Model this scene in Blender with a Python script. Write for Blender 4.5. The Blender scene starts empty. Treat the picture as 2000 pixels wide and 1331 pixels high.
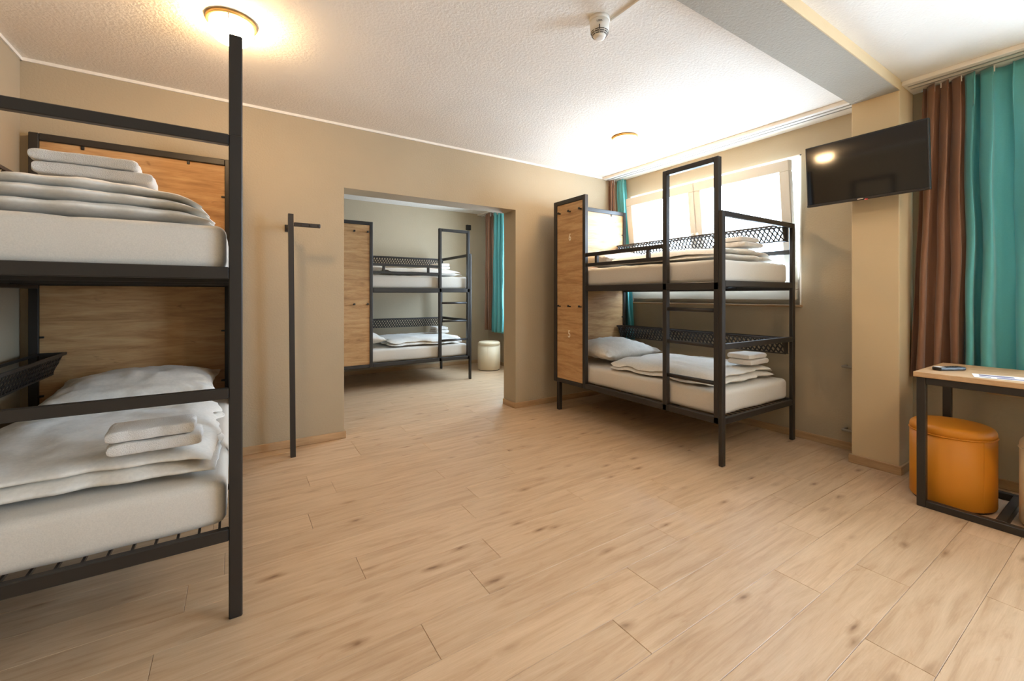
import bpy, bmesh, math, random
from mathutils import Vector, Matrix, noise

random.seed(7)
S = bpy.context.scene
COL = S.collection
PI = math.pi

# ------------------------------------------------------------------ camera
CAM_H = 1.24
cam = bpy.data.cameras.new('camera')
cam.sensor_width = 36.0
cam.lens = 833 / 2000 * 36
cam.shift_y = -(665.5 - 577) / 2000
cam.clip_start = 0.02
cam_o = bpy.data.objects.new('camera', cam)
cam_o.location = (0, 0, CAM_H)
cam_o.rotation_euler = (PI / 2, 0, -math.radians(32.95))
COL.objects.link(cam_o)
S.camera = cam_o

# ------------------------------------------------------------------ sky, exposure
SKY = 18.0
LAMP = 64.0
w = bpy.data.worlds.new('sky')
S.world = w
w.use_nodes = True
bg = w.node_tree.nodes['Background']
bg.inputs['Color'].default_value = (0.60, 0.79, 1.0, 1)
bg.inputs['Strength'].default_value = SKY
S.view_settings.view_transform = 'Standard'
S.view_settings.look = 'None'
S.view_settings.gamma = 1.0
S.view_settings.use_curve_mapping = False
S.view_settings.exposure = 0.72
S.cycles.use_denoising = True
S.cycles.max_bounces = 10
S.cycles.diffuse_bounces = 6
S.cycles.transparent_max_bounces = 16
S.cycles.sample_clamp_indirect = 6.0
S.cycles.caustics_reflective = False
S.cycles.caustics_refractive = False

# ------------------------------------------------------------------ room numbers (metres, camera above the origin)
XL, XR = -1.128, 4.13          # left wall, window wall
YB, YB2 = 3.90, 4.145          # wall with the opening, both faces
YF, XR2, YN = 6.90, 3.95, -2.4 # annex far wall, annex window wall, wall behind the camera
ZC = 2.725                     # ceiling


def portal(x, y0, y1, z0, z1):
    L = bpy.data.lights.new('window_portal', 'AREA')
    L.shape = 'RECTANGLE'
    L.size = y1 - y0
    L.size_y = z1 - z0
    L.cycles.is_portal = True
    o = bpy.data.objects.new('window_portal', L)
    o.location = (x, (y0 + y1) / 2, (z0 + z1) / 2)
    o.rotation_euler = (PI / 2, 0, PI / 2)
    COL.objects.link(o)


W1 = (1.744, 3.66, 1.156, 2.47)
W2 = (-2.10, 0.64, 0.62, 2.47)
W3 = (4.50, 6.20, 0.80, 2.40)
portal(XR + .31, *W1)
portal(XR + .31, *W2)
portal(XR2 + .31, *W3)


# ------------------------------------------------------------------ materials
def srgb(r, g, b):
    f = lambda c: ((c / 255 + .055) / 1.055) ** 2.4 if c > 10 else c / 255 / 12.92
    return (f(r), f(g), f(b), 1)


MATS = {}


class NT:
    def __init__(s, name):
        s.m = bpy.data.materials.new(name)
        s.m.use_nodes = True
        s.t = s.m.node_tree
        s.n = s.t.nodes
        s.p = s.n['Principled BSDF']
        s.out = s.n['Material Output']

    def add(s, typ, **kw):
        n = s.n.new(typ)
        for k, v in kw.items():
            if isinstance(k, str) and hasattr(n, k):
                setattr(n, k, v)
        return n

    def link(s, a, ao, b, bi):
        s.t.links.new(a.outputs[ao], b.inputs[bi])

    def coord(s, scale=(1, 1, 1), rnd=False, rot=(0, 0, 0)):
        tc = s.add('ShaderNodeTexCoord')
        mp = s.add('ShaderNodeMapping')
        mp.inputs['Scale'].default_value = scale
        mp.inputs['Rotation'].default_value = rot
        if rnd:
            oi = s.add('ShaderNodeObjectInfo')
            mu = s.add('ShaderNodeVectorMath', operation='MULTIPLY_ADD')
            mu.inputs[1].default_value = (37.0, 61.0, 23.0)
            s.t.links.new(oi.outputs['Random'], mu.inputs[0])
            s.t.links.new(tc.outputs['Object'], mu.inputs[2])
            s.t.links.new(mu.outputs[0], mp.inputs['Vector'])
        else:
            s.t.links.new(tc.outputs['Object'], mp.inputs['Vector'])
        return mp

    def noise(s, vec, scale, detail=4, rough=.5, dist=0):
        n = s.add('ShaderNodeTexNoise')
        n.inputs['Scale'].default_value = scale
        n.inputs['Detail'].default_value = detail
        n.inputs['Roughness'].default_value = rough
        n.inputs['Distortion'].default_value = dist
        s.t.links.new(vec.outputs[0], n.inputs['Vector'])
        return n

    def ramp(s, src, so, stops):
        r = s.add('ShaderNodeValToRGB')
        e = r.color_ramp.elements
        while len(e) < len(stops):
            e.new(.5)
        for i, (p, c) in enumerate(stops):
            e[i].position = p
            e[i].color = c
        s.t.links.new(src.outputs[so], r.inputs['Fac'])
        return r

    def mix(s, fac, a, b, mode='MIX'):
        m = s.add('ShaderNodeMix', data_type='RGBA', blend_type=mode)
        for sock, v in ((m.inputs[0], fac), (m.inputs[6], a), (m.inputs[7], b)):
            if isinstance(v, tuple) and hasattr(v[0], 'outputs'):
                s.t.links.new(v[0].outputs[v[1]], sock)
            else:
                sock.default_value = v
        return m

    def bump(s, src, so, strength, dist=.01):
        b = s.add('ShaderNodeBump')
        b.inputs['Strength'].default_value = strength
        b.inputs['Distance'].default_value = dist
        s.t.links.new(src.outputs[so], b.inputs['Height'])
        s.t.links.new(b.outputs[0], s.p.inputs['Normal'])
        return b

    def set(s, **kw):
        for k, v in kw.items():
            s.p.inputs[k.replace('_', ' ')].default_value = v
        return s


def plain(name, col, rough=.6, metal=0.0, spec=.5, bump=None):
    t = NT(name)
    t.set(Base_Color=col, Roughness=rough, Metallic=metal)
    t.p.inputs['Specular IOR Level'].default_value = spec
    if bump:
        c = t.coord()
        n = t.noise(c, bump[0], 3, .6)
        t.bump(n, 'Fac', bump[1], bump[2])
    MATS[name] = t.m
    return t


def plaster(name, col, nscale, strength, dist, rough=.85):
    t = NT(name)
    c = t.coord()
    n = t.noise(c, nscale, 5, .6)
    big = t.noise(c, 1.3, 3, .6)
    r = t.ramp(big, 'Fac', [(.3, tuple(x * .93 for x in col[:3]) + (1,)), (.75, col)])
    t.link(r, 'Color', t.p, 'Base Color')
    t.set(Roughness=rough)
    t.p.inputs['Specular IOR Level'].default_value = .25
    t.bump(n, 'Fac', strength, dist)
    MATS[name] = t.m


def wood(name, base, dark, light, scale, rough, rnd=True, knots=.55, contrast=1.0, small_knots=False):
    """grain along local x after 'scale' stretching"""
    t = NT(name)
    c = t.coord(scale, rnd)
    g1 = t.noise(c, 2.0, 8, .62, .6)
    r1 = t.ramp(g1, 'Fac', [(.28, dark), (.5, base), (.74, light)])
    c2 = t.coord(tuple(v * (6 if i else 2.2) for i, v in enumerate(scale)), rnd)
    g2 = t.noise(c2, 3.0, 4, .7)
    r2 = t.ramp(g2, 'Fac', [(.3, (.70, .66, .62, 1)), (.62, (1, 1, 1, 1))])
    m = t.mix(.5 * contrast, (r1, 'Color'), (r2, 'Color'), 'MULTIPLY')
    c3 = t.coord(tuple(v * (.42 if i else 1.5) for i, v in enumerate(scale)), rnd)
    k = t.noise(c3, 2.6, 3, .6, 1.2)
    rk = t.ramp(k, 'Fac', [(.66, (1, 1, 1, 1)), (.78, (knots, knots * .9, knots * .82, 1))])
    m2 = t.mix(1.0, (m, 2), (rk, 'Color'), 'MULTIPLY')
    if small_knots:
        c4 = t.coord((3.8, 11.0, 1), rnd)
        dn = t.noise(c4, 3.0, 2, .5)
        ad = t.add('ShaderNodeVectorMath', operation='MULTIPLY_ADD')
        ad.inputs[1].default_value = (.22, .22, .22)
        t.t.links.new(dn.outputs['Color'], ad.inputs[0])
        t.t.links.new(c4.outputs[0], ad.inputs[2])
        vo = t.add('ShaderNodeTexVoronoi')
        vo.inputs['Scale'].default_value = 1.0
        t.t.links.new(ad.outputs[0], vo.inputs['Vector'])
        rd = t.ramp(vo, 'Distance', [(.04, (.44, .36, .30, 1)), (.11, (.76, .71, .66, 1)), (.26, (1, 1, 1, 1))])
        sx = t.add('ShaderNodeSeparateColor')
        t.link(vo, 'Color', sx, 'Color')
        rs = t.ramp(sx, 'Red', [(.42, (0, 0, 0, 1)), (.60, (1, 1, 1, 1))])
        mk = t.mix(1.0, (m2, 2), (rd, 'Color'), 'MULTIPLY')
        m2 = t.mix((rs, 'Color'), (m2, 2), (mk, 2))
    if rnd:
        oi = t.add('ShaderNodeObjectInfo')
        rr = t.ramp(oi, 'Random', [(0, (.94, .935, .93, 1)), (1, (1.04, 1.035, 1.03, 1))])
        m2 = t.mix(1.0, (m2, 2), (rr, 'Color'), 'MULTIPLY')
    t.link(m2, 2, t.p, 'Base Color')
    t.set(Roughness=rough)
    t.p.inputs['Specular IOR Level'].default_value = .4
    t.bump(g2, 'Fac', .12, .002)
    MATS[name] = t.m


def cloth(name, col, nscale=180, strength=.25, dist=.003, transl=0.0, sheen=.2, rough=.9, stretch=(1, 1, 1)):
    t = NT(name)
    c = t.coord(stretch)
    n = t.noise(c, nscale, 3, .6)
    r = t.ramp(n, 'Fac', [(.3, tuple(x * .88 for x in col[:3]) + (1,)), (.7, col)])
    t.link(r, 'Color', t.p, 'Base Color')
    t.set(Roughness=rough)
    t.p.inputs['Specular IOR Level'].default_value = .2
    t.p.inputs['Sheen Weight'].default_value = sheen
    b = t.bump(n, 'Fac', strength, dist)
    if transl:
        tr = t.add('ShaderNodeBsdfTranslucent')
        t.link(r, 'Color', tr, 'Color')
        mx = t.add('ShaderNodeMixShader')
        mx.inputs[0].default_value = transl
        t.t.links.new(t.p.outputs[0], mx.inputs[1])
        t.t.links.new(tr.outputs[0], mx.inputs[2])
        t.t.links.new(mx.outputs[0], t.out.inputs['Surface'])
    MATS[name] = t.m


plaster('wall_paint', srgb(180, 165, 140), 70, .35, .006)
plaster('ceiling_plaster', srgb(243, 236, 226), 55, .55, .010)
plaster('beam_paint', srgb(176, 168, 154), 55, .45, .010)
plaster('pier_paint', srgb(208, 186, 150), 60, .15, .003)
plain('white_trim', srgb(236, 230, 220), .5)
plain('black_metal', srgb(42, 37, 33), .42, 0.0, .5, (300, .05, .001))
plain('black_plastic', srgb(26, 24, 23), .4)
plain('screen_glass', srgb(16, 13, 11), .07, 0, .6)
plain('pvc_white', srgb(208, 202, 190), .35)
plain('number_white', srgb(240, 230, 210), .6)
plain('gap_dark', srgb(120, 94, 70), .9)
plain('steel', srgb(180, 178, 172), .35, .8)
plain('red_mark', srgb(200, 60, 55), .5)
plain('card_paper', srgb(238, 234, 230), .6)
plain('print_ink', srgb(120, 110, 135), .6)
plain('dark_text', srgb(70, 60, 55), .7)
plain('detector_white', srgb(232, 226, 216), .45)
plain('brass', srgb(196, 158, 96), .35, .6)
plain('pipe_grey', srgb(150, 140, 122), .5)
plain('orange_leather', srgb(206, 132, 30), .5, 0, .4, (260, .12, .002))
plain('cream_leather', srgb(214, 196, 164), .5, 0, .4, (260, .12, .002))
wood('floor_oak', srgb(198, 168, 135), srgb(178, 146, 113), srgb(210, 182, 150), (1.3, 13, 13), .38, True, .86, .6, True)
wood('skirting_oak', srgb(182, 150, 112), srgb(162, 128, 92), srgb(198, 166, 128), (1.1, 1.1, 14), .5, False, .8, .7)
wood('panel_oak', srgb(196, 154, 106), srgb(160, 118, 76), srgb(214, 178, 132), (1.4, 1.4, 11), .5, True, .52, 1.0)
wood('table_oak', srgb(198, 162, 122), srgb(170, 130, 92), srgb(214, 182, 146), (10, 1.3, 10), .4, False, .7, .9)
cloth('sheet_white', srgb(218, 210, 198), 240, .12, .002)
cloth('duvet_white', srgb(232, 226, 216), 60, .10, .004)
cloth('terry_white', srgb(244, 238, 230), 320, .9, .006, rough=1.0)
cloth('curtain_brown', srgb(146, 106, 82), 120, .25, .002, .08, .3, .6, (1, 1, 7))
cloth('curtain_teal', srgb(98, 178, 180), 120, .25, .002, .10, .3, .6, (1, 1, 7))

for nm, k in (('lamp_glass', 1.0), ('lamp_glass_dim', .18)):
    t = NT(nm)
    t.set(Base_Color=(1, .95, .85, 1), Roughness=.3)
    t.p.inputs['Emission Color'].default_value = (1.0, .66, .34, 1)
    t.p.inputs['Emission Strength'].default_value = LAMP * k
    MATS[nm] = t.m

t = NT('window_glass')
tr = t.add('ShaderNodeBsdfTransparent')
gl = t.add('ShaderNodeBsdfGlossy')
gl.inputs['Roughness'].default_value = .02
mx = t.add('ShaderNodeMixShader')
mx.inputs[0].default_value = .05
t.t.links.new(tr.outputs[0], mx.inputs[1])
t.t.links.new(gl.outputs[0], mx.inputs[2])
t.t.links.new(mx.outputs[0], t.out.inputs['Surface'])
MATS['window_glass'] = t.m


# ------------------------------------------------------------------ mesh helpers
class MB:
    def __init__(s):
        s.bm = bmesh.new()

    def box(s, x0, x1, y0, y1, z0, z1, bev=0.0, seg=1):
        x0, x1 = sorted((x0, x1)); y0, y1 = sorted((y0, y1)); z0, z1 = sorted((z0, z1))
        v = [s.bm.verts.new(p) for p in ((x0, y0, z0), (x1, y0, z0), (x1, y1, z0), (x0, y1, z0),
                                         (x0, y0, z1), (x1, y0, z1), (x1, y1, z1), (x0, y1, z1))]
        fs = [s.bm.faces.new([v[i] for i in q]) for q in
              ((3, 2, 1, 0), (4, 5, 6, 7), (0, 1, 5, 4), (1, 2, 6, 5), (2, 3, 7, 6), (3, 0, 4, 7))]
        if bev:
            ed = list({e for f in fs for e in f.edges})
            bmesh.ops.bevel(s.bm, geom=ed, offset=bev, segments=seg, affect='EDGES', profile=.5)
        return s

    def prism(s, pts, d):
        """pts: loop of 3d points, extruded by vector d"""
        a = [s.bm.verts.new(p) for p in pts]
        b = [s.bm.verts.new(Vector(p) + Vector(d)) for p in pts]
        n = len(a)
        s.bm.faces.new(a[::-1]); s.bm.faces.new(b)
        for i in range(n):
            s.bm.faces.new((a[i], a[(i + 1) % n], b[(i + 1) % n], b[i]))
        return s

    def tube(s, p, q, r, n=12):
        p, q = Vector(p), Vector(q)
        d = (q - p).normalized()
        u = d.orthogonal().normalized(); v = d.cross(u)
        R = [[s.bm.verts.new(c + r * (math.cos(2 * PI * i / n) * u + math.sin(2 * PI * i / n) * v)) for i in range(n)] for c in (p, q)]
        for i in range(n):
            j = (i + 1) % n
            s.bm.faces.new((R[0][i], R[0][j], R[1][j], R[1][i]))
        s.bm.faces.new(R[0][::-1]); s.bm.faces.new(R[1])
        return s

    def lathe(s, prof, c=(0, 0, 0), n=40):
        """prof: (r, z) list from bottom to top"""
        R = []
        for r, z in prof:
            if r < 1e-5:
                R.append([s.bm.verts.new((c[0], c[1], c[2] + z))])
            else:
                R.append([s.bm.verts.new((c[0] + r * math.cos(2 * PI * i / n), c[1] + r * math.sin(2 * PI * i / n), c[2] + z)) for i in range(n)])
        for a, b in zip(R, R[1:]):
            for i in range(n):
                j = (i + 1) % n
                if len(a) == 1 and len(b) == 1:
                    continue
                if len(a) == 1:
                    s.bm.faces.new((a[0], b[j], b[i]))
                elif len(b) == 1:
                    s.bm.faces.new((a[i], a[j], b[0]))
                else:
                    s.bm.faces.new((a[i], a[j], b[j], b[i]))
        if len(R[0]) > 1: s.bm.faces.new(R[0][::-1])
        if len(R[-1]) > 1: s.bm.faces.new(R[-1])
        return s

    def grid(s, f, nu, nv, wrap=False):
        V = [[s.bm.verts.new(f(i / nu, j / nv)) for j in range(nv + 1)] for i in range(nu + 1)]
        for i in range(nu):
            for j in range(nv):
                s.bm.faces.new((V[i][j], V[i + 1][j], V[i + 1][j + 1], V[i][j + 1]))
        return V

    def build(s, name, mat, parent=None, smooth=False, loc=None, keep_normals=False):
        if not keep_normals:
            bmesh.ops.recalc_face_normals(s.bm, faces=s.bm.faces)
        me = bpy.data.meshes.new(name)
        s.bm.to_mesh(me); s.bm.free()
        me.materials.append(MATS[mat])
        if smooth:
            for p in me.polygons: p.use_smooth = True
        o = bpy.data.objects.new(name, me)
        COL.objects.link(o)
        if parent: o.parent = parent
        if loc: o.location = loc
        return o


def tag(o, label, cat, group=None):
    o['label'] = label
    o['category'] = cat
    if group: o['group'] = group
    return o


def empty(name, loc, rz=0.0):
    o = bpy.data.objects.new(name, None)
    o.empty_display_size = .1
    COL.objects.link(o)
    o.location = loc
    o.rotation_euler = (0, 0, rz)
    return o


def thing(name, loc, label, cat, group=None, rz=0.0):
    return tag(empty(name, loc, rz), label, cat, group)


def struct(o, label=None):
    o['kind'] = 'structure'
    if label: o['label'] = label
    return o


def share(o, name, parent, loc, rot=None):
    c = bpy.data.objects.new(name, o.data)
    COL.objects.link(c)
    c.parent = parent
    c.location = loc
    if rot: c.rotation_euler = rot
    return c


def text_mesh(txt, size, mat, name, parent, loc, rot, sx=1.0, ext=.0006, off=0.0):
    cu = bpy.data.curves.new('t', 'FONT')
    cu.body = txt
    cu.size = size
    cu.align_x = 'CENTER'; cu.align_y = 'CENTER'
    cu.extrude = ext
    cu.offset = off
    tmp = bpy.data.objects.new('t', cu)
    COL.objects.link(tmp)
    dg = bpy.context.evaluated_depsgraph_get()
    me = bpy.data.meshes.new_from_object(tmp.evaluated_get(dg))
    bpy.data.objects.remove(tmp)
    me.transform(Matrix.Diagonal((sx, 1, 1, 1)))
    me.materials.clear(); me.materials.append(MATS[mat])
    o = bpy.data.objects.new(name, me)
    COL.objects.link(o)
    o.parent = parent
    o.location = loc
    o.rotation_euler = rot
    return o


# ------------------------------------------------------------------ floor
fl = MB().box(XL - .1, XR + .1, YN - .1, YF + .1, -.06, -.006).build('floor', 'gap_dark')
struct(fl, 'pale oak laminate floor laid in long planks')
PW, PLN, GAP = .187, 1.29, .0011
full = None
y0 = .60 - PW * 17
row = 0
while y0 < YF:
    y1 = y0 + PW
    rx = random.Random(row * 31 + 5)
    x = XL - rx.uniform(.1, 1.25)
    a, b = max(y0, YN), min(y1, YF)
    if b - a > .01:
        while x < XR:
            c, d = max(x, XL), min(x + PLN, XR)
            if d - c > .02:
                cx, cy = (c + d) / 2, (a + b) / 2
                if d - c > PLN - .001 and b - a > PW - .001 and full:
                    share(full, 'plank', fl, (cx, cy, 0))
                else:
                    hx, hy = (d - c) / 2 - GAP / 2, (b - a) / 2 - GAP / 2
                    p = MB().box(-hx, hx, -hy, hy, -.006, 0, .0012).build('plank', 'floor_oak', fl, loc=(cx, cy, 0))
                    if d - c > PLN - .001 and b - a > PW - .001:
                        full = p
            x += PLN
    y0 = y1
    row += 1

# ------------------------------------------------------------------ ceiling, beam, walls
struct(MB().box(XL - .1, XR + .1, YN - .1, YF + .1, ZC, ZC + .1).build('ceiling', 'ceiling_plaster'), 'off-white roughcast plaster ceiling')


def wall_with_holes(name, axis, p0, p1, a0, a1, z0, z1, holes, mat, label):
    """axis 'x': slab p0..p1 in x, spans a in y ; axis 'y': slab in y, spans a in x. holes: (a0,a1,z0,z1)"""
    m = MB()

    def put(b0, b1, c0, c1):
        if b1 - b0 < 1e-4 or c1 - c0 < 1e-4: return
        if axis == 'x': m.box(p0, p1, b0, b1, c0, c1)
        else: m.box(b0, b1, p0, p1, c0, c1)
    cur = a0
    for h0, h1, k0, k1 in sorted(holes):
        put(cur, h0, z0, z1)
        put(h0, h1, z0, k0)
        put(h0, h1, k1, z1)
        cur = h1
    put(cur, a1, z0, z1)
    return struct(m.build(name, mat), label)


OX0, OX1, OZ = .79, 2.575, 2.175
wall_with_holes('wall_back', 'y', YB, YB2, XL, XR, 0, ZC, [(OX0, OX1, 0, OZ)], 'wall_paint', 'beige plaster wall with wide opening to the next room')
wall_with_holes('wall_left', 'x', XL - .1, XL, YN, YF, 0, ZC, [], 'wall_paint', 'beige plaster wall beside the bunk bed')
wall_with_holes('wall_right', 'x', XR, XR + .3, YN, YB2, 0, ZC, [W1, W2], 'wall_paint', 'beige plaster wall holding the windows')
wall_with_holes('wall_annex_right', 'x', XR2, XR2 + .3, YB2, YF, 0, ZC, [W3], 'wall_paint', 'beige window wall of the next room')
wall_with_holes('wall_annex_far', 'y', YF, YF + .1, XL, XR2 + .3, 0, ZC, [], 'wall_paint', 'far beige wall of the next room')
wall_with_holes('wall_front', 'y', YN - .1, YN, XL, XR, 0, ZC, [], 'wall_paint', 'beige wall facing the opening')

# pier and beam
PX, PY0, PY1, BZ = 3.842, 1.015, 1.288, 2.655
m = MB().box(PX, XR, PY0, PY1, 0, ZC, .006, 2)
struct(m.build('wall_pier', 'pier_paint'), 'beige pier carrying the beam and the television')
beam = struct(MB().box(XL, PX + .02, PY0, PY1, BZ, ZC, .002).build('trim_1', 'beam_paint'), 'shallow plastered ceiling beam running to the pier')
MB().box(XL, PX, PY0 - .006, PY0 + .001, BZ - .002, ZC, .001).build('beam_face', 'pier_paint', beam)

# skirting boards
SK, ST = .062, .015


def skirt(name, *boxes):
    m = MB()
    for b in boxes: m.box(*b, 0, SK, .003)
    return struct(m.build(name, 'skirting_oak'), 'oak skirting board')


skirt('baseboard_back', (XL, OX0 + .015, YB - ST, YB), (OX0, OX0 + ST, YB, YB2), (OX1 - ST, XR, YB - ST, YB), (OX1 - ST, OX1, YB, YB2))
skirt('baseboard_left', (XL, XL + ST, YN, YB - ST))
skirt('baseboard_right', (XR - ST, XR, PY1 + ST, YB - ST), (XR - ST, XR, YN, PY0 - ST), (PX - ST, PX, PY0 - ST, PY1 + ST), (PX, XR, PY0 - ST, PY0), (PX, XR, PY1, PY1 + ST))
skirt('baseboard_annex', (XL, XR2, YF - ST, YF), (XR2 - ST, XR2, YB2, YF - ST))

# white ceiling trims and the flat curtain boards
TR = .020
struct(MB().box(XL, XR, YB - .012, YB, ZC - TR, ZC).build('trim_2', 'white_trim'), 'thin white ceiling trim on the back wall')
struct(MB().box(XL, XL + .012, YN, YB, ZC - TR, ZC).build('trim_3', 'white_trim'), 'thin white ceiling trim on the left wall')


def board(name, x0, x1, y0, y1, label):
    o = struct(MB().box(x0, x1, y0, y1, ZC - .03, ZC, .003).build(name, 'white_trim'), label)
    for xx in (x0 + .05, x0 + .11):
        MB().box(xx - .006, xx + .006, y0 + .02, y1 - .02, ZC - .034, ZC - .029).build('curtain_track', 'steel', o)
    return o


board('trim_4', 3.885, XR, PY1, YB - .012, 'white curtain board above the window')
board('trim_5', 3.885, XR, YN, PY0, 'white curtain board above the teal curtains')
board('trim_6', 3.715, XR2, YB2, YF, 'white curtain board in the next room')


# ------------------------------------------------------------------ windows
def window(name, xw, y0, y1, z0, z1, nsash, tilt, label):
    w = struct(empty(name, (xw, (y0 + y1) / 2, z0)), label)
    hy = (y1 - y0) / 2; H = z1 - z0
    F = .055
    m = MB()
    x0, x1 = .05, .11
    m.box(x0, x1, -hy, hy, 0, F, .004).box(x0, x1, -hy, hy, H - F, H, .004)
    m.box(x0, x1, -hy, -hy + F, F, H - F, .004).box(x0, x1, hy - F, hy, F, H - F, .004)
    m.build('window_frame', 'pvc_white', w)
    # white reveal lining
    m = MB().box(0.0, .3, hy - .012, hy + .0, 0, H).box(0.0, .3, -hy, -hy + .012, 0, H).box(0, .3, -hy, hy, H - .012, H)
    m.build('reveal', 'white_trim', w)
    MB().box(-.035, .05, -hy - .01, hy + .01, -.02, .0, .004).build('window_sill', 'skirting_oak', w)
    ww = (2 * hy - 2 * F) / nsash
    for i in range(nsash):
        c = -hy + F + ww * (i + .5)
        s = empty('sash', (x0 - .004, c, F)); s.parent = w
        s.rotation_euler = (0, -math.radians(tilt), 0)
        h, hw, B = H - 2 * F, ww / 2 + .012, .085
        f = MB()
        f.box(-.045, .02, -hw, hw, -.01, B, .006).box(-.045, .02, -hw, hw, h - B, h + .01, .006)
        f.box(-.045, .02, -hw, -hw + B, B, h - B, .006).box(-.045, .02, hw - B, hw, B, h - B, .006)
        f.build('sash_frame', 'pvc_white', s)
        MB().box(-.016, -.010, -hw + B, hw - B, B, h - B).build('pane', 'window_glass', s)
        hs = hw - .035 if i == 0 else -hw + .035
        MB().box(-.06, -.045, hs - .014, hs + .014, h * .45, h * .45 + .07, .003).box(-.085, -.06, hs - .009, hs + .009, h * .45 + .025, h * .45 + .15, .004).build('window_handle', 'white_trim', s)
    return w


window('window_1', XR, *W1, 2, 6.5, 'white tilted-open casement window behind the bunk bed')
window('window_2', XR, *W2, 2, 0, 'white window behind the teal curtains')
window('window_3', XR2, *W3, 2, 0, 'white window of the next room')


# ------------------------------------------------------------------ curtains
def curtain(name, mat, x, ya, yb, za, zb, folds, seed, label, group=None, flare=(0, 0), amp=.045, ph=0.0):
    """hangs along y from ya (far) to yb (near); flare widens the hem"""
    rs = random.Random(seed)
    th = [rs.uniform(-.5, .5) for _ in range(12)]
    o = thing(name, (x, (ya + yb) / 2, za), label, 'curtain', group)
    cy = (ya + yb) / 2

    def pt(u, v, back=False):
        z = zb * v + za * (1 - v)
        k = (1 - v)
        y = ya + (yb - ya) * u
        y += (flare[0] * (1 - u) + flare[1] * u) * k
        w = 2 * PI * folds * (u + .035 * math.sin(2 * PI * u * 2.3 + th[0] * 6)) + ph
        a = amp * (.62 + .5 * k) * (1 + .35 * math.sin(2 * PI * (u * 1.7 + th[1])))
        dx = a * math.sin(w + .5 * k * math.sin(5 * u + th[2] * 4)) + .012 * math.sin(2 * w + th[3] * 6 + 2.5 * k)
        dx += .010 * noise.noise(Vector((u * 9, v * 5, seed)))
        y += .018 * math.sin(2 * w + 1.1) * (1 - .4 * k) + .012 * noise.noise(Vector((u * 6 + 9, v * 4, seed)))
        return Vector((dx, y - cy, z - za))
    m = MB()
    n = max(60, int(folds * 18))
    m.grid(lambda u, v: pt(u, v), n, 44)
    me = m.build('drape', mat, o, True, keep_normals=True)
    sm = me.modifiers.new('s', 'SOLIDIFY'); sm.thickness = .002
    # pleated heading tape and its hooks
    m = MB()
    m.grid(lambda u, v: pt(u, .972 + .028 * v) + Vector((.004, 0, 0)), n, 2)
    me = m.build('heading_tape', 'white_trim', o, True, keep_normals=True)
    m = MB()
    for i in range(int(folds) + 2):
        p = pt((i + .5) / (int(folds) + 2), 1.0)
        MB().tube((p.x * .3, p.y, p.z - .03), (p.x * .3, p.y, p.z + .006), .003, 6).build('curtain_hook', 'white_trim', o)
    m.bm.free()
    return o


ZT = ZC - .036
curtain('curtain', 'curtain_brown', 4.045, .925, .748, .66, ZT, 3.1, 3, 'brown curtain panel next to the pier behind the oak table', flare=(.07, .0), amp=.040, ph=.6)
curtain('curtain', 'curtain_teal', 4.045, .738, .02, .66, ZT, 7.6, 11, 'wide teal curtain hanging behind the oak table', flare=(-.005, 0), amp=.046, ph=2.2)
curtain('curtain', 'curtain_brown', 4.0, 3.878, 3.815, .70, ZT, 1.6, 21, 'narrow brown curtain at the corner beside the window', amp=.022)
curtain('curtain', 'curtain_teal', 4.072, 3.800, 3.715, .70, ZT, 2.2, 29, 'narrow teal curtain beside the tilted window', flare=(-.04, -.16), amp=.018)
curtain('curtain', 'curtain_brown', 3.79, 6.74, 6.47, .62, ZT, 2.6, 35, 'brown curtain in the next room', amp=.05)
curtain('curtain', 'curtain_teal', 3.79, 6.43, 6.02, .60, ZT, 3.2, 41, 'teal curtain above the stool in the next room', amp=.05)

# ------------------------------------------------------------------ bunk beds
BL, BW, P = 1.935, 1.10, .045
BTOP, FTOP = 2.255, 1.855
_mesh_cache = {}


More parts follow.
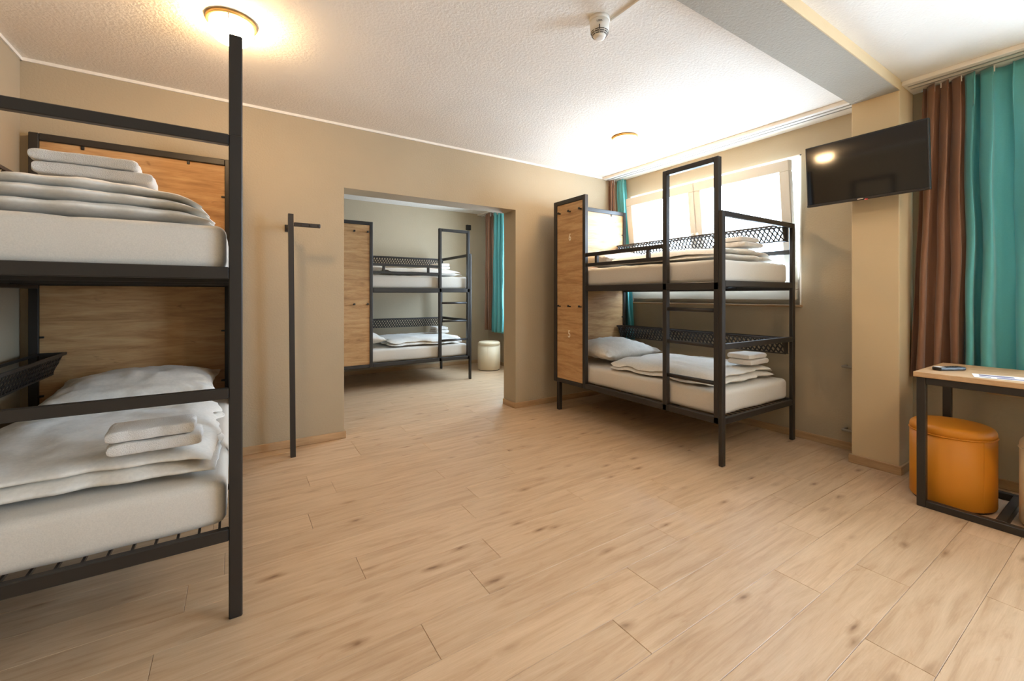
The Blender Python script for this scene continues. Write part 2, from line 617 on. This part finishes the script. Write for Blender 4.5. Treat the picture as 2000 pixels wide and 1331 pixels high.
def bunk(loc, rz, s, label, top=BTOP, nums=None, hooks=True):
    """local x from the ladder side (0) to the wall side (BW*s), local y from foot (0) to head (BL)"""
    o = thing('bunk_bed', loc, label, 'bunk bed', 'black bunk beds', rz)
    K = 'black_metal'
    bv = .004

    def part(name, *bs, mat=K, parent=o, bev=bv):
        m = MB()
        for (x0, x1, y0, y1, z0, z1) in bs: m.box(s * x0, s * x1, y0, y1, z0, z1, bev)
        return m.build(name, mat, parent)
    FD = .030
    # foot end
    ff = part('post', (0, P, 0, FD, 0, FTOP))
    part('post', (BW - P, BW, 0, FD, 0, FTOP))
    for z0, z1 in ((FTOP - .040, FTOP), (.845, .885), (1.302, 1.348), (.302, .348)):
        part('foot_rail', (P, BW - P, 0, FD, z0, z1), bev=.003)
    # head end
    part('leg', (.002, P, BL - .095, BL - .05, 0, .302))
    part('post', (BW - P, BW, BL - P, BL, 0, top))
    part('post', (0.046, .046 + P, BL - P, BL, .302, top))
    part('head_rail', (.046 + P, BW - P, BL - P, BL, top - P, top))
    part('head_rail', (.046 + P, BW - P, BL - P, BL, 1.302, 1.348))
    part('head_rail', (.046 + P, BW - P, BL - P, BL, .302, .348))
    for z0, z1 in ((1.349, top - P), (.349, 1.301)):
        hb = part('headboard', (.046 + P, BW - P, BL - .030, BL - .012, z0, z1), mat='panel_oak', bev=.001)
        zm = z1 - .012
        for xx in ((.30, .85) if z0 > 1 else ()):
            part('clip', (xx, xx + .016, BL - .040, BL - .029, zm - .012, zm + .012), mat='black_plastic', parent=hb, bev=.002)
        for zz in (z0 + .25, z0 + .62):
            for xx in (.046 + P, BW - P - .022):
                part('clip', (xx, xx + .022, BL - .040, BL - .029, zz, zz + .012), mat='black_plastic', parent=hb, bev=.002)
    # long rails
    for x0 in (0, BW - P):
        ya, yb = (.068, BL - .50) if x0 == 0 else (FD, BL - P)
        part('side_rail', (x0, x0 + P, ya if x0 else FD, yb, 1.280, 1.338))
        part('side_rail', (x0, x0 + P, ya if x0 else FD, yb, .302, .352))
    part('wall_rail', (BW - .03, BW, FD, BL - P, 1.592, 1.632))
    # privacy panel at the head, on the ladder side
    pa, pb = BL - .50, BL
    part('panel_frame', (0, P, pa, pa + .04, .302, top))
    part('panel_frame', (0, P, pb - .052, pb, .302, top))
    part('panel_frame', (0, P, pa + .04, pb - .052, top - .046, top))
    part('panel_frame', (0, P, pa + .04, pb - .052, .302, .345))
    sp = MB().box(s * .010, s * .030, pa + .04, pb - .052, .345, top - .046, .001).build('side_panel', 'panel_oak', o)
    for zz in (2.117 + top - BTOP, 1.122):
        for yy in ((1.503, 1.670, 1.833) if hooks else ()):
            part('coat_hook', (-.018, .010, yy - .012, yy + .012, zz - .006, zz + .006), mat='black_plastic', parent=sp, bev=.002)
            part('coat_hook', (-.024, -.014, yy - .012, yy + .012, zz - .006, zz + .014), mat='black_plastic', parent=sp, bev=.002)
    if nums:
        for txt, zz, yy in nums:
            text_mesh(txt, .106, 'number_white', 'numeral', sp, (s * .0095, yy, zz), (PI / 2, 0, -PI / 2 * s), .74, .0006, .0016)
    # ladder
    la, lb = .030, .513
    part('ladder_post', (0, P, la, la + .038, .302, top))
    part('ladder_post', (0, P, lb - .040, lb, .302, top))
    part('ladder_top', (0, P, la + .038, lb - .040, top - .040, top))
    for zz in (1.128, .867, .593):
        MB().tube((s * .022, la + .03, zz), (s * .022, lb - .03, zz), .0155, 14).build('rung', K, o, True)
    # guard rail
    for z0, z1 in ((1.626, 1.662), (1.525, 1.558)):
        part('guard_rail', (.006, .036, lb, pa, z0, z1), bev=.003)
    for yy in (1.290, .670):
        part('guard_spacer', (.006, .036, yy - .016, yy + .016, 1.558, 1.626), bev=.003)
    # mattress base: wires lengthwise over two cross bars
    for zb in (1.325, .340):
        for yy in (.5, 1.0, 1.5):
            part('cross_bar', (P, BW - P, yy - .012, yy + .012, zb - .026, zb - .006), bev=0)
        key = 'wire'
        first = None
        for i in range(16):
            xx = P + .03 + i * (BW - 2 * P - .06) / 15
            if key not in _mesh_cache:
                wob = MB().box(-.004, .004, .028, BL - P, -.005, .005).build('base_wire', K, o, loc=(s * xx, 0, zb))
                _mesh_cache[key] = wob
            else:
                share(_mesh_cache[key], 'base_wire', o, (s * xx, 0, zb))
    # perforated trough shelves on the wall side
    for zb in (1.700, .737):
        sh = empty('mesh_shelf', (0, 0, 0)); sh.parent = o
        ys, ye = .035, BL - P - .005
        xb0, xb1, xt, zt = BW - P - .004, BW - P - .060, BW - P - .118, zb + .140
        m = MB()
        m.prism([(s * xt, ys, zt - .016), (s * (xt - .010), ys, zt - .016), (s * (xt - .010), ys, zt), (s * xt, ys, zt)], (0, ye - ys, 0))
        m.prism([(s * xb1, ys, zb), (s * (xb1 - .008), ys, zb), (s * (xb1 - .008), ys, zb + .010), (s * xb1, ys, zb + .010)], (0, ye - ys, 0))
        m.prism([(s * xb0, ys, zt - .016), (s * (xb0 + .008), ys, zt - .016), (s * (xb0 + .008), ys, zt), (s * xb0, ys, zt)], (0, ye - ys, 0))
        m.build('shelf_rim', K, sh)
        for yy in (ys, ye - .004):
            m = MB().prism([(s * xb0, yy, zb), (s * xb1, yy, zb), (s * xt, yy, zt), (s * xb0, yy, zt)], (0, .004, 0))
            m.build('shelf_end', K, sh)
        # lattices: slanted front, bottom, back
        for nm, A, Bp in (('front_mesh', (xb1, zb), (xt, zt)), ('bottom_mesh', (xb0, zb), (xb1, zb))):
            A2, B2 = Vector((s * A[0], 0, A[1])), Vector((s * Bp[0], 0, Bp[1]))
            hgt = (B2 - A2).length
            e = (B2 - A2) / hgt
            nrm = Vector((e.z, 0, -e.x)) * .0012
            m = MB()
            st, wd, sl = .040, .0150, .62
            Lg = ye - ys
            k = -int(hgt * sl / st) - 1
            while k * st < Lg + hgt * sl:
                for sg in (1, -1):
                    a0 = k * st if sg == 1 else k * st + hgt * sl
                    t0, t1 = 0.0, hgt
                    # line y = a0 + sg*sl*t
                    lo, hi = (-a0 / (sg * sl), (Lg - a0) / (sg * sl))
                    if lo > hi: lo, hi = hi, lo
                    t0, t1 = max(t0, lo), min(t1, hi)
                    if t1 - t0 < .004: continue
                    p0 = A2 + e * t0 + Vector((0, ys + a0 + sg * sl * t0, 0))
                    p1 = A2 + e * t1 + Vector((0, ys + a0 + sg * sl * t1, 0))
                    hw = Vector((0, wd / 2, 0))
                    m.prism([p0 - hw - nrm, p0 + hw - nrm, p0 + hw + nrm, p0 - hw + nrm], p1 - p0)
                k += 1
            mo = m.build(nm, K, sh)
            mo['kind'] = 'stuff'
    return o


B1 = (2.934, 1.75, 0)
BLFT = (.023, 1.949, 0)
B2 = (2.93, 5.62, 0)
bunk(B1, 0, 1, 'black metal bunk bed with oak panels numbered 5 and 6 under the window', nums=(('6', 1.846, 1.676), ('5', .829, 1.686)))
bunk(BLFT, 0, -1, 'black metal bunk bed against the left wall beside the coat stand', hooks=False)
bunk(B2, PI / 2, 1, 'black metal bunk bed standing in the next room behind the opening', 2.19)


# ------------------------------------------------------------------ bedding
def soft_slab(m, hx, hy, h, z, n, seed, wr=.012, wl=(3, 3), cx=0.0, cy=0.0, res=(46, 46), pz=2.4, wob=.0, env=None, cl=1.6, ws=None):
    """rounded puffy slab centred at (cx,cy), bottom at z"""
    ws = seed if ws is None else ws

    def mk(sign):
        def f(u, v):
            a, b = 2 * u - 1, 2 * v - 1
            # cluster samples near the rim
            a = math.copysign(1 - (1 - abs(a)) ** cl, a); b = math.copysign(1 - (1 - abs(b)) ** cl, b)
            pr = max(0.0, 1 - abs(a) ** n) ** (1 / pz) * max(0.0, 1 - abs(b) ** n) ** (1 / pz)
            # round the corners in plan
            kx = 1 - .02 * abs(b) ** 6; ky = 1 - .02 * abs(a) ** 6
            x, y = cx + hx * a * kx, cy + hy * b * ky
            if wob:
                x += wob * noise.noise(Vector((b * 3, a * 1.2, ws + 3))) * abs(a) ** 2
                y += wob * noise.noise(Vector((a * 3, b * 1.2, ws + 7))) * abs(b) ** 2
                y += .16 * wob * noise.noise(Vector((a * 7, b * 2, ws + 17))) * abs(b) ** 6
                x += .16 * wob * noise.noise(Vector((b * 7, a * 2, ws + 19))) * abs(a) ** 6
            q = Vector((x * wl[0], y * wl[1], seed * 3.7 + (0 if sign > 0 else 5)))
            w_ = noise.noise(q) + .55 * noise.noise(q * 2.3 + Vector((4, 1, 0))) + .3 * abs(noise.noise(q * 5.1))
            zz = z + h / 2 + sign * h / 2 * pr + wr * w_ * pr * (1 if sign > 0 else 0)
            if env: zz *= env(x, y)
            return Vector((x, y, zz))
        return f
    m.grid(mk(1), *res)
    m.grid(mk(-1), *res)


def fin(m, name, mat, loc, rz, label, cat, group):
    bmesh.ops.remove_doubles(m.bm, verts=m.bm.verts, dist=.0004)
    o = m.build(name, mat, None, True)
    o.location = loc
    o.rotation_euler = (0, 0, rz)
    return tag(o, label, cat, group)


def place(bed, rz, s, vx, uy, z):
    b = Vector(bed)
    return b + Matrix.Rotation(rz, 3, 'Z') @ Vector((s * vx, uy, 0)) + Vector((0, 0, z))


def mattress(bed, rz, s, z, label, seed):
    m = MB()
    hx, hy, h = (BW - 2 * P - .012) / 2, (BL - P - .04 - .012) / 2, .178
    m.box(-hx, hx, -hy, hy, 0, h, .034, 4)
    bmesh.ops.subdivide_edges(m.bm, edges=[e for e in m.bm.edges if e.calc_length() > .3], cuts=24, use_grid_fill=True)
    for v in m.bm.verts:
        c = v.co
        k = noise.noise(Vector((c.x * 2.2, c.y * 2.2, seed)))
        v.co.z += .006 * k + (-.008 * max(0, noise.noise(Vector((c.x * 9, c.y * 9, seed)))) if c.z > .1 else .004 * noise.noise(Vector((c.x * 7, c.y * 7, seed))) + .004)
        g = .010 * noise.noise(Vector((c.x * 5 + c.z * 9, c.y * 5 - c.z * 7, seed + 4)))
        if abs(abs(c.x) - hx) < .03: v.co.x -= math.copysign(abs(g) * .5, c.x)
        if abs(abs(c.y) - hy) < .03: v.co.y -= math.copysign(abs(g) * .5, c.y)
    o = m.build('mattress', 'sheet_white', None, True)
    o.location = place(bed, rz, s, BW / 2, .034 + hy + .004, z)
    o.rotation_euler = (0, 0, rz)
    return tag(o, label, 'mattress', 'mattresses in white fitted sheets')


def duvet(bed, rz, s, z, v0, v1, u0, u1, layers, label, seed, ee=6):
    m = MB()
    hx, hy = (v1 - v0) / 2, (u1 - u0) / 2
    zz = 0.0
    env = lambda x, y: max(.42, max(0.0, 1 - min(1, abs(x) / (hx + .02)) ** ee) ** .6)
    for i, (h, du0, dv) in enumerate(layers):
        soft_slab(m, hx - dv, hy - du0 / 2, h, zz, 5, seed + i * 2.3, .016, (4.5, 3.2), 0, du0 / 2, (60, 66), 1.9, .055, env, 1.6, seed)
        zz += h * .80
    return fin(m, 'duvet', 'duvet_white', place(bed, rz, s, (v0 + v1) / 2, (u0 + u1) / 2, z), rz, label, 'duvet', 'folded white duvets')


def pillow(bed, rz, s, z, v, u, hx, hy, h, label, seed, tilt=0.0):
    m = MB()

    def mk(sign):
        def f(a_, b_):
            a, b = 2 * a_ - 1, 2 * b_ - 1
            a = math.copysign(1 - (1 - abs(a)) ** 1.4, a); b = math.copysign(1 - (1 - abs(b)) ** 1.4, b)
            pr = (max(0, 1 - a * a)) ** .55 * (max(0, 1 - b * b)) ** .55
            kx = 1 - .10 * (1 - abs(b) ** 2) * abs(a) ** 3
            ky = 1 - .10 * (1 - abs(a) ** 2) * abs(b) ** 3
            q = Vector((a * 2.4, b * 2.4, seed + (0 if sign > 0 else 9)))
            w_ = noise.noise(q) + .6 * noise.noise(q * 2.7)
            rim = .05 * noise.noise(Vector((a * 8, b * 8, seed))) * (1 - pr)
            return Vector((hx * a * kx, hy * b * ky, h / 2 + sign * h / 2 * pr + .016 * w_ * pr + rim * .3))
        return f
    m.grid(mk(1), 44, 44)
    m.grid(mk(-1), 44, 44)
    o = fin(m, 'pillow', 'duvet_white', place(bed, rz, s, v, u, z), rz, label, 'pillow', 'white pillows')
    o.rotation_euler = (tilt, 0, rz)
    return o


def towel(bed, rz, s, z, v, u, hx, hy, h, label, seed, turn=0.0):
    m = MB()
    soft_slab(m, hx, hy, h, 0, 16, seed, .004, (9, 9), 0, 0, (36, 32), 4.0, .008, None, 2.3)
    o = fin(m, 'towel', 'terry_white', place(bed, rz, s, v, u, z), rz + turn, label, 'towel', 'folded white towels')
    # the inner fold line shows as a second, thinner layer under the top one
    return o


UP, LO = 1.332, .346
MH = .182


def top_of(lay): return .8 * sum(l[0] for l in lay[:-1]) + lay[-1][0] + .020


def dress(bed, rz, s, where, seed, lay_up, tw_up, tw_lo, pil_up=True, ee=6):
    mattress(bed, rz, s, UP, 'white-sheeted mattress on the upper bunk ' + where, seed)
    mattress(bed, rz, s, LO, 'white-sheeted mattress on the lower bunk ' + where, seed + 1)
    lay_lo = [(.068, 0, 0), (.056, .015, .012)]
    duvet(bed, rz, s, UP + MH + .004, .095, .990, .10, 1.20, lay_up, 'thick folded white duvet on the upper bunk ' + where, seed + 10, ee)
    duvet(bed, rz, s, LO + MH + .004, .085, 1.0, .10, 1.19, lay_lo, 'folded white duvet on the lower bunk ' + where, seed + 20, 8)
    pillow(bed, rz, s, LO + MH + .022, .52, 1.545, .41, .315, .225, 'plump white pillow on the lower bunk ' + where, seed + 30, .08)
    if pil_up:
        pillow(bed, rz, s, UP + MH + .014, .52, 1.545, .41, .31, .19, 'plump white pillow on the upper bunk ' + where, seed + 31, .05)
    for lev, tw, z0 in (('upper', tw_up, UP + MH + top_of(lay_up)), ('lower', tw_lo, LO + MH + top_of(lay_lo))):
        z = z0
        for i, (v, u, hx, hy, h, tu) in enumerate(tw):
            towel(bed, rz, s, z, v, u, hx, hy, h, ('bottom' if i == 0 else 'top') + ' folded white towel of the pair on the %s bunk ' % lev + where, seed + 40 + i + (5 if lev == 'upper' else 0), tu)
            z += h + .003


L3 = [(.070, 0, 0), (.058, .02, .010), (.050, .05, .03)]
L2 = [(.066, 0, 0), (.056, .02, .015)]
dress(BLFT, 0, -1, 'beside the coat stand', 50, L3,
      [(.475, .38, .170, .10, .046, .03), (.505, .385, .150, .095, .042, .02)],
      [(.275, .19, .138, .085, .044, .02), (.288, .195, .130, .082, .042, .04)], pil_up=False, ee=4)
dress(B1, 0, 1, 'of bed 5 and 6', 90, L2,
      [(.70, .24, .16, .10, .042, .05), (.68, .25, .14, .095, .040, 0)],
      [(.76, .22, .15, .10, .044, .03), (.75, .225, .14, .095, .042, -.02)])
dress(B2, PI / 2, 1, 'in the next room', 130, L2,
      [(.60, .25, .16, .10, .042, .05), (.58, .25, .15, .095, .040, 0)],
      [(.62, .25, .15, .10, .044, .03), (.62, .25, .14, .095, .042, -.02)])

# ------------------------------------------------------------------ coat stand
cs = thing('coat_stand', (.358, 3.66, 0), 'slim black coat stand with one short hook arm by the opening', 'coat stand')
m = MB()
hw = .018
m.prism([(-hw + .012, -hw, 0), (hw + .012, -hw, 0), (hw + .012, hw, 0), (-hw + .012, hw, 0)], (-.016, 0, 1.862))
m.build('pole', 'black_metal', cs)
ar = MB().box(.018, .205, -.013, .013, 1.770, 1.800, .003).build('hook_arm', 'black_metal', cs)
for xx in (.07, .13, .19):
    MB().box(xx - .005, xx + .005, -.024, -.011, 1.778, 1.792, .002).build('hook', 'black_metal', ar)
MB().box(-.010, .010, .012, .240, 1.772, 1.796, .002).box(-.024, .024, .232, .240, 1.755, 1.812, .002).build('wall_bracket', 'black_metal', cs)

# ------------------------------------------------------------------ television on the pier
TVC = Vector((3.70, 1.179, 2.142))
tv = thing('television', TVC, 'flat black television on a swivel bracket at the pier', 'television')
ta = math.radians(4.7)
# local x runs along -y (left to right seen from the room), local y away from the viewer, top leaning forward
R3 = Matrix(((0, -1, 0), (math.cos(ta), 0, math.sin(ta)), (-math.sin(ta), 0, math.cos(ta)))).transposed()
tv.rotation_euler = R3.to_euler()
TW, TH = .349, .226
MB().box(-TW, TW, -.004, .030, -TH, TH, .005, 2).build('casing', 'black_plastic', tv)
MB().box(-TW * .8, TW * .8, .030, .058, -TH * .85, TH * .45, .01, 2).build('back_housing', 'black_plastic', tv)
MB().box(-TW + .010, TW - .010, -.006, -.0035, -TH + .018, TH - .010).build('screen', 'screen_glass', tv)
MB().box(-TW, TW, -.008, -.003, -TH, -TH + .014, .002).build('lower_bezel', 'black_metal', tv)
MB().box(-.030, .004, -.0095, -.0075, -TH + .004, -TH + .009).build('maker_mark', 'number_white', tv)
MB().lathe([(0, -.004), (.009, -.003), (.010, 0), (.009, .003), (0, .004)], n=16).build('red_sticker', 'red_mark', tv, True, (.020, -.007, -TH - .002))
inv = (Matrix.Translation(TVC) @ R3.to_4x4()).inverted()


def tvw(p): return inv @ Vector(p)


pc = Vector((PX, 1.15, 2.10))
bk = TVC + (R3 @ Vector((0, .058, -.02)))
MB().tube(tvw(bk), tvw(pc), .022, 12).build('bracket_arm', 'black_metal', tv)
m = MB()
c4 = [tvw((PX - .001, 1.15 + a, 2.10 + b)) for a, b in ((-.05, -.10), (.05, -.10), (.05, .10), (-.05, .10))]
m.prism(c4, tvw((PX - .012, 0, 0)) - tvw((PX - .001, 0, 0)))
m.build('wall_plate', 'black_metal', tv)

# ------------------------------------------------------------------ table, stools, small things on the table
TX0, TX1, TY0, TY1, TZ = 3.375, 3.965, -.45, .815, .79
tb = thing('table', (TX0, TY1, 0), 'oak-topped table on an open black metal frame', 'table')


def tpart(name, mat, *bs, bev=.003):
    m = MB()
    for (x0, x1, y0, y1, z0, z1) in bs: m.box(x0 - TX0, x1 - TX0, y0 - TY1, y1 - TY1, z0, z1, bev)
    return m.build(name, mat, tb)


tpart('table_top', 'table_oak', (TX0 - .012, TX1, TY0 - .01, TY1 + .012, TZ - .030, TZ))
Q = .040
for xx in (TX0, TX1 - Q - .02):
    for yy in (TY0, TY1 - Q):
        tpart('leg', 'black_metal', (xx, xx + Q, yy, yy + Q, 0, TZ - .030))
for z0, z1 in ((0, Q), (TZ - .030 - Q, TZ - .0305)):
    tpart('long_rail', 'black_metal', (TX0, TX0 + Q, TY0 + Q, TY1 - Q, z0, z1))
    tpart('long_rail', 'black_metal', (TX1 - Q - .02, TX1 - .02, TY0 + Q, TY1 - Q, z0, z1))
tpart('end_rail', 'black_metal', (TX0 + Q, TX1 - Q - .02, TY1 - Q, TY1, TZ - .030 - Q, TZ - .0305))
tpart('end_rail', 'black_metal', (TX0 + Q, TX1 - Q - .02, TY0, TY0 + Q, TZ - .030 - Q, TZ - .0305))
tpart('cross_rail', 'black_metal', (TX0 + Q, TX1 - Q - .02, .470, .510, 0, Q))


def stool(loc, mat, label, r=.187, h=.475):
    o = thing('stool', loc, label, 'stool', 'round upholstered stools')
    MB().lathe([(r - .012, 0), (r - .012, .010)], n=56).build('base', 'black_plastic', o)
    b = MB().lathe([(r - .016, .010), (r - .004, .012), (r, .02), (r, h - .060)], n=72)
    b.build('body', mat, o, True)
    MB().lathe([(r + .001, h - .064), (r + .0045, h - .060), (r + .001, h - .056)], n=72).build('piping', mat, o, True)
    prof = [(r, h - .058)] + [(r - .034 + .034 * math.cos(a), h - .040 + .034 * math.sin(a)) for a in [i * PI / 16 for i in range(9)]] + [(r * .6, h - .001), (r * .3, h + .003), (0, h + .004)]
    MB().lathe(prof, n=72).build('cushion', mat, o, True)
    for a in (-2.2, -.6, 1.0, 2.6):
        MB().tube((r * math.cos(a), r * math.sin(a), .014), (r * math.cos(a), r * math.sin(a), h - .062), .0016, 6).build('seam', mat, o)
    return o


stool((3.635, .719, 0), 'orange_leather', 'round mustard orange leather stool under the table end')
stool((3.625, .265, 0), 'cream_leather', 'round cream leather stool tucked under the table')
stool((3.555, 6.19, 0), 'cream_leather', 'round cream stool below the teal curtain in the next room')

rc = thing('remote_control', (3.585, .72, TZ), 'black remote control lying on the oak table', 'remote control', rz=math.radians(62))
MB().box(-.026, .026, -.085, .085, .001, .022, .007, 3).build('handset', 'black_plastic', rc)
for i in range(7):
    for j in range(3):
        MB().box(-.018 + j * .013, -.009 + j * .013, -.07 + i * .017, -.060 + i * .017, .022, .0232, .0004).build('button', 'black_metal', rc)
MB().box(-.019, .019, .045, .080, .0215, .0226, .0004).build('pale_label', 'card_paper', rc)
pp = thing('info_card', (3.50, .500, TZ), 'white printed card lying flat on the oak table', 'card', rz=math.radians(14))
MB().box(-.075, .075, -.105, .105, .0006, .0014).build('sheet', 'card_paper', pp)
for i, (x0, x1, y0, y1) in enumerate([(-.06, -.02, -.09, .02), (.0, .05, -.05, .08), (-.05, -.03, .04, .085), (-.065, -.02, -.10, -.095)]):
    MB().box(x0, x1, y0, y1, .0014, .0017).build('print_block', 'print_ink', pp)


# ------------------------------------------------------------------ ceiling lamps, smoke detector, small fittings
def lamp(loc, label, glass='lamp_glass'):
    o = thing('ceiling_lamp', loc, label, 'ceiling lamp', 'round glass ceiling lamps')
    MB().lathe([(.112, -.022), (.118, -.018), (.118, 0)], n=48).build('base_ring', 'brass', o, True)
    MB().lathe([(0, -.112), (.05, -.110), (.082, -.100), (.098, -.078), (.103, -.046), (.102, -.0225)], n=48).build('glass_shade', glass, o, True)
    for a in (.4, .4 + 2 * PI / 3, .4 + 4 * PI / 3):
        c, s_ = math.cos(a), math.sin(a)
        MB().tube((.114 * c, .114 * s_, -.018), (.110 * c, .110 * s_, -.048), .004, 8).build('retaining_clip', 'steel', o)
    return o


lamp((-.017, 2.764, ZC), 'glowing round glass ceiling lamp above the coat stand bunk bed')
lamp((3.065, 2.78, ZC), 'glowing round glass ceiling lamp above the bed numbered 5 and 6')
lamp((2.56, 5.73, ZC), 'glowing round glass ceiling lamp in the next room', 'lamp_glass_dim')
lamp((2.4, -.55, ZC), 'added unseen round glass ceiling lamp over the open floor')  # added out of view as warm fill for the foreground floor, pier and ceiling

sd = thing('smoke_detector', (1.638, 1.664, ZC), 'white smoke detector with dark sensor slots on the ceiling', 'smoke detector')
MB().lathe([(.052, -.020), (.054, -.018), (.054, 0)], n=40).build('base', 'detector_white', sd, True)
MB().lathe([(.044, -.082), (.050, -.060), (.051, -.021)], n=40).build('housing', 'detector_white', sd, True)
MB().lathe([(0, -.110), (.018, -.110), (.026, -.108), (.043, -.083)], n=40).build('sensor_cap', 'detector_white', sd, True)
aim = math.atan2(-1.664, -1.638)
for zz, rr in ((-.078, .0455), (-.086, .0425), (-.094, .0370)):
    m = MB()
    for k in range(10):
        a0 = k * 2 * PI / 10 + aim + .06; a1 = a0 + 2 * PI / 10 - .12
        for q in range(5):
            b0, b1 = a0 + (a1 - a0) * q / 5, a0 + (a1 - a0) * (q + 1) / 5
            pts = [(rr * math.cos(b), rr * math.sin(b), zz + dz) for b, dz in ((b0, -.0016), (b1, -.0016), (b1, .0016), (b0, .0016))]
            m.prism(pts, (math.cos((b0 + b1) / 2) * .0016, math.sin((b0 + b1) / 2) * .0016, 0))
    m.build('sensor_slots', 'dark_text', sd)
rr = .051
MB().box(-.0022, .0022, -.0012, .0012, -.012, .012).build('indicator', 'black_plastic', sd, loc=(.0495 * math.cos(aim), .0495 * math.sin(aim), -.072)).rotation_euler = (0, 0, aim + PI / 2)
text_mesh('LORA', .013, 'dark_text', 'lettering', sd, (.0520 * math.cos(aim), .0520 * math.sin(aim), -.042), (PI / 2, 0, aim + PI / 2), .9)
tag(MB().box(1.690, 1.706, YN + .02, 1.640, ZC - .012, ZC, .002).build('cable_duct', 'white_trim'), 'slim white cable duct running along the ceiling to the smoke detector', 'cable duct')

bx = thing('wall_box', (3.52, YF, 2.46), 'small square black box high on the far wall of the next room', 'wall box')
MB().box(-.042, .042, -.05, 0, -.045, .045, .004).build('case', 'black_plastic', bx)
MB().box(-.030, .030, -.053, -.05, -.032, .032, .001).build('front_plate', 'black_metal', bx)

for i, zz in enumerate((.672, .168)):
    hp = thing('heating_pipe', (4.06, PY1, zz), ('upper' if i == 0 else 'lower') + ' short grey heating pipe stub between pier and wall', 'pipe', 'heating pipe stubs')
    MB().tube((0, 0, 0), (0, .13, 0), .011, 14).build('pipe', 'pipe_grey', hp, True)
    MB().tube((0, .13, 0), (.07, .13, 0), .011, 14).lathe([(0, -.0115), (.008, -.008), (.0115, 0), (.008, .008), (0, .0115)], (0, .13, 0), 14).build('elbow', 'pipe_grey', hp, True)
    MB().tube((0, .001, 0), (0, .010, 0), .020, 18).build('collar', 'white_trim', hp)
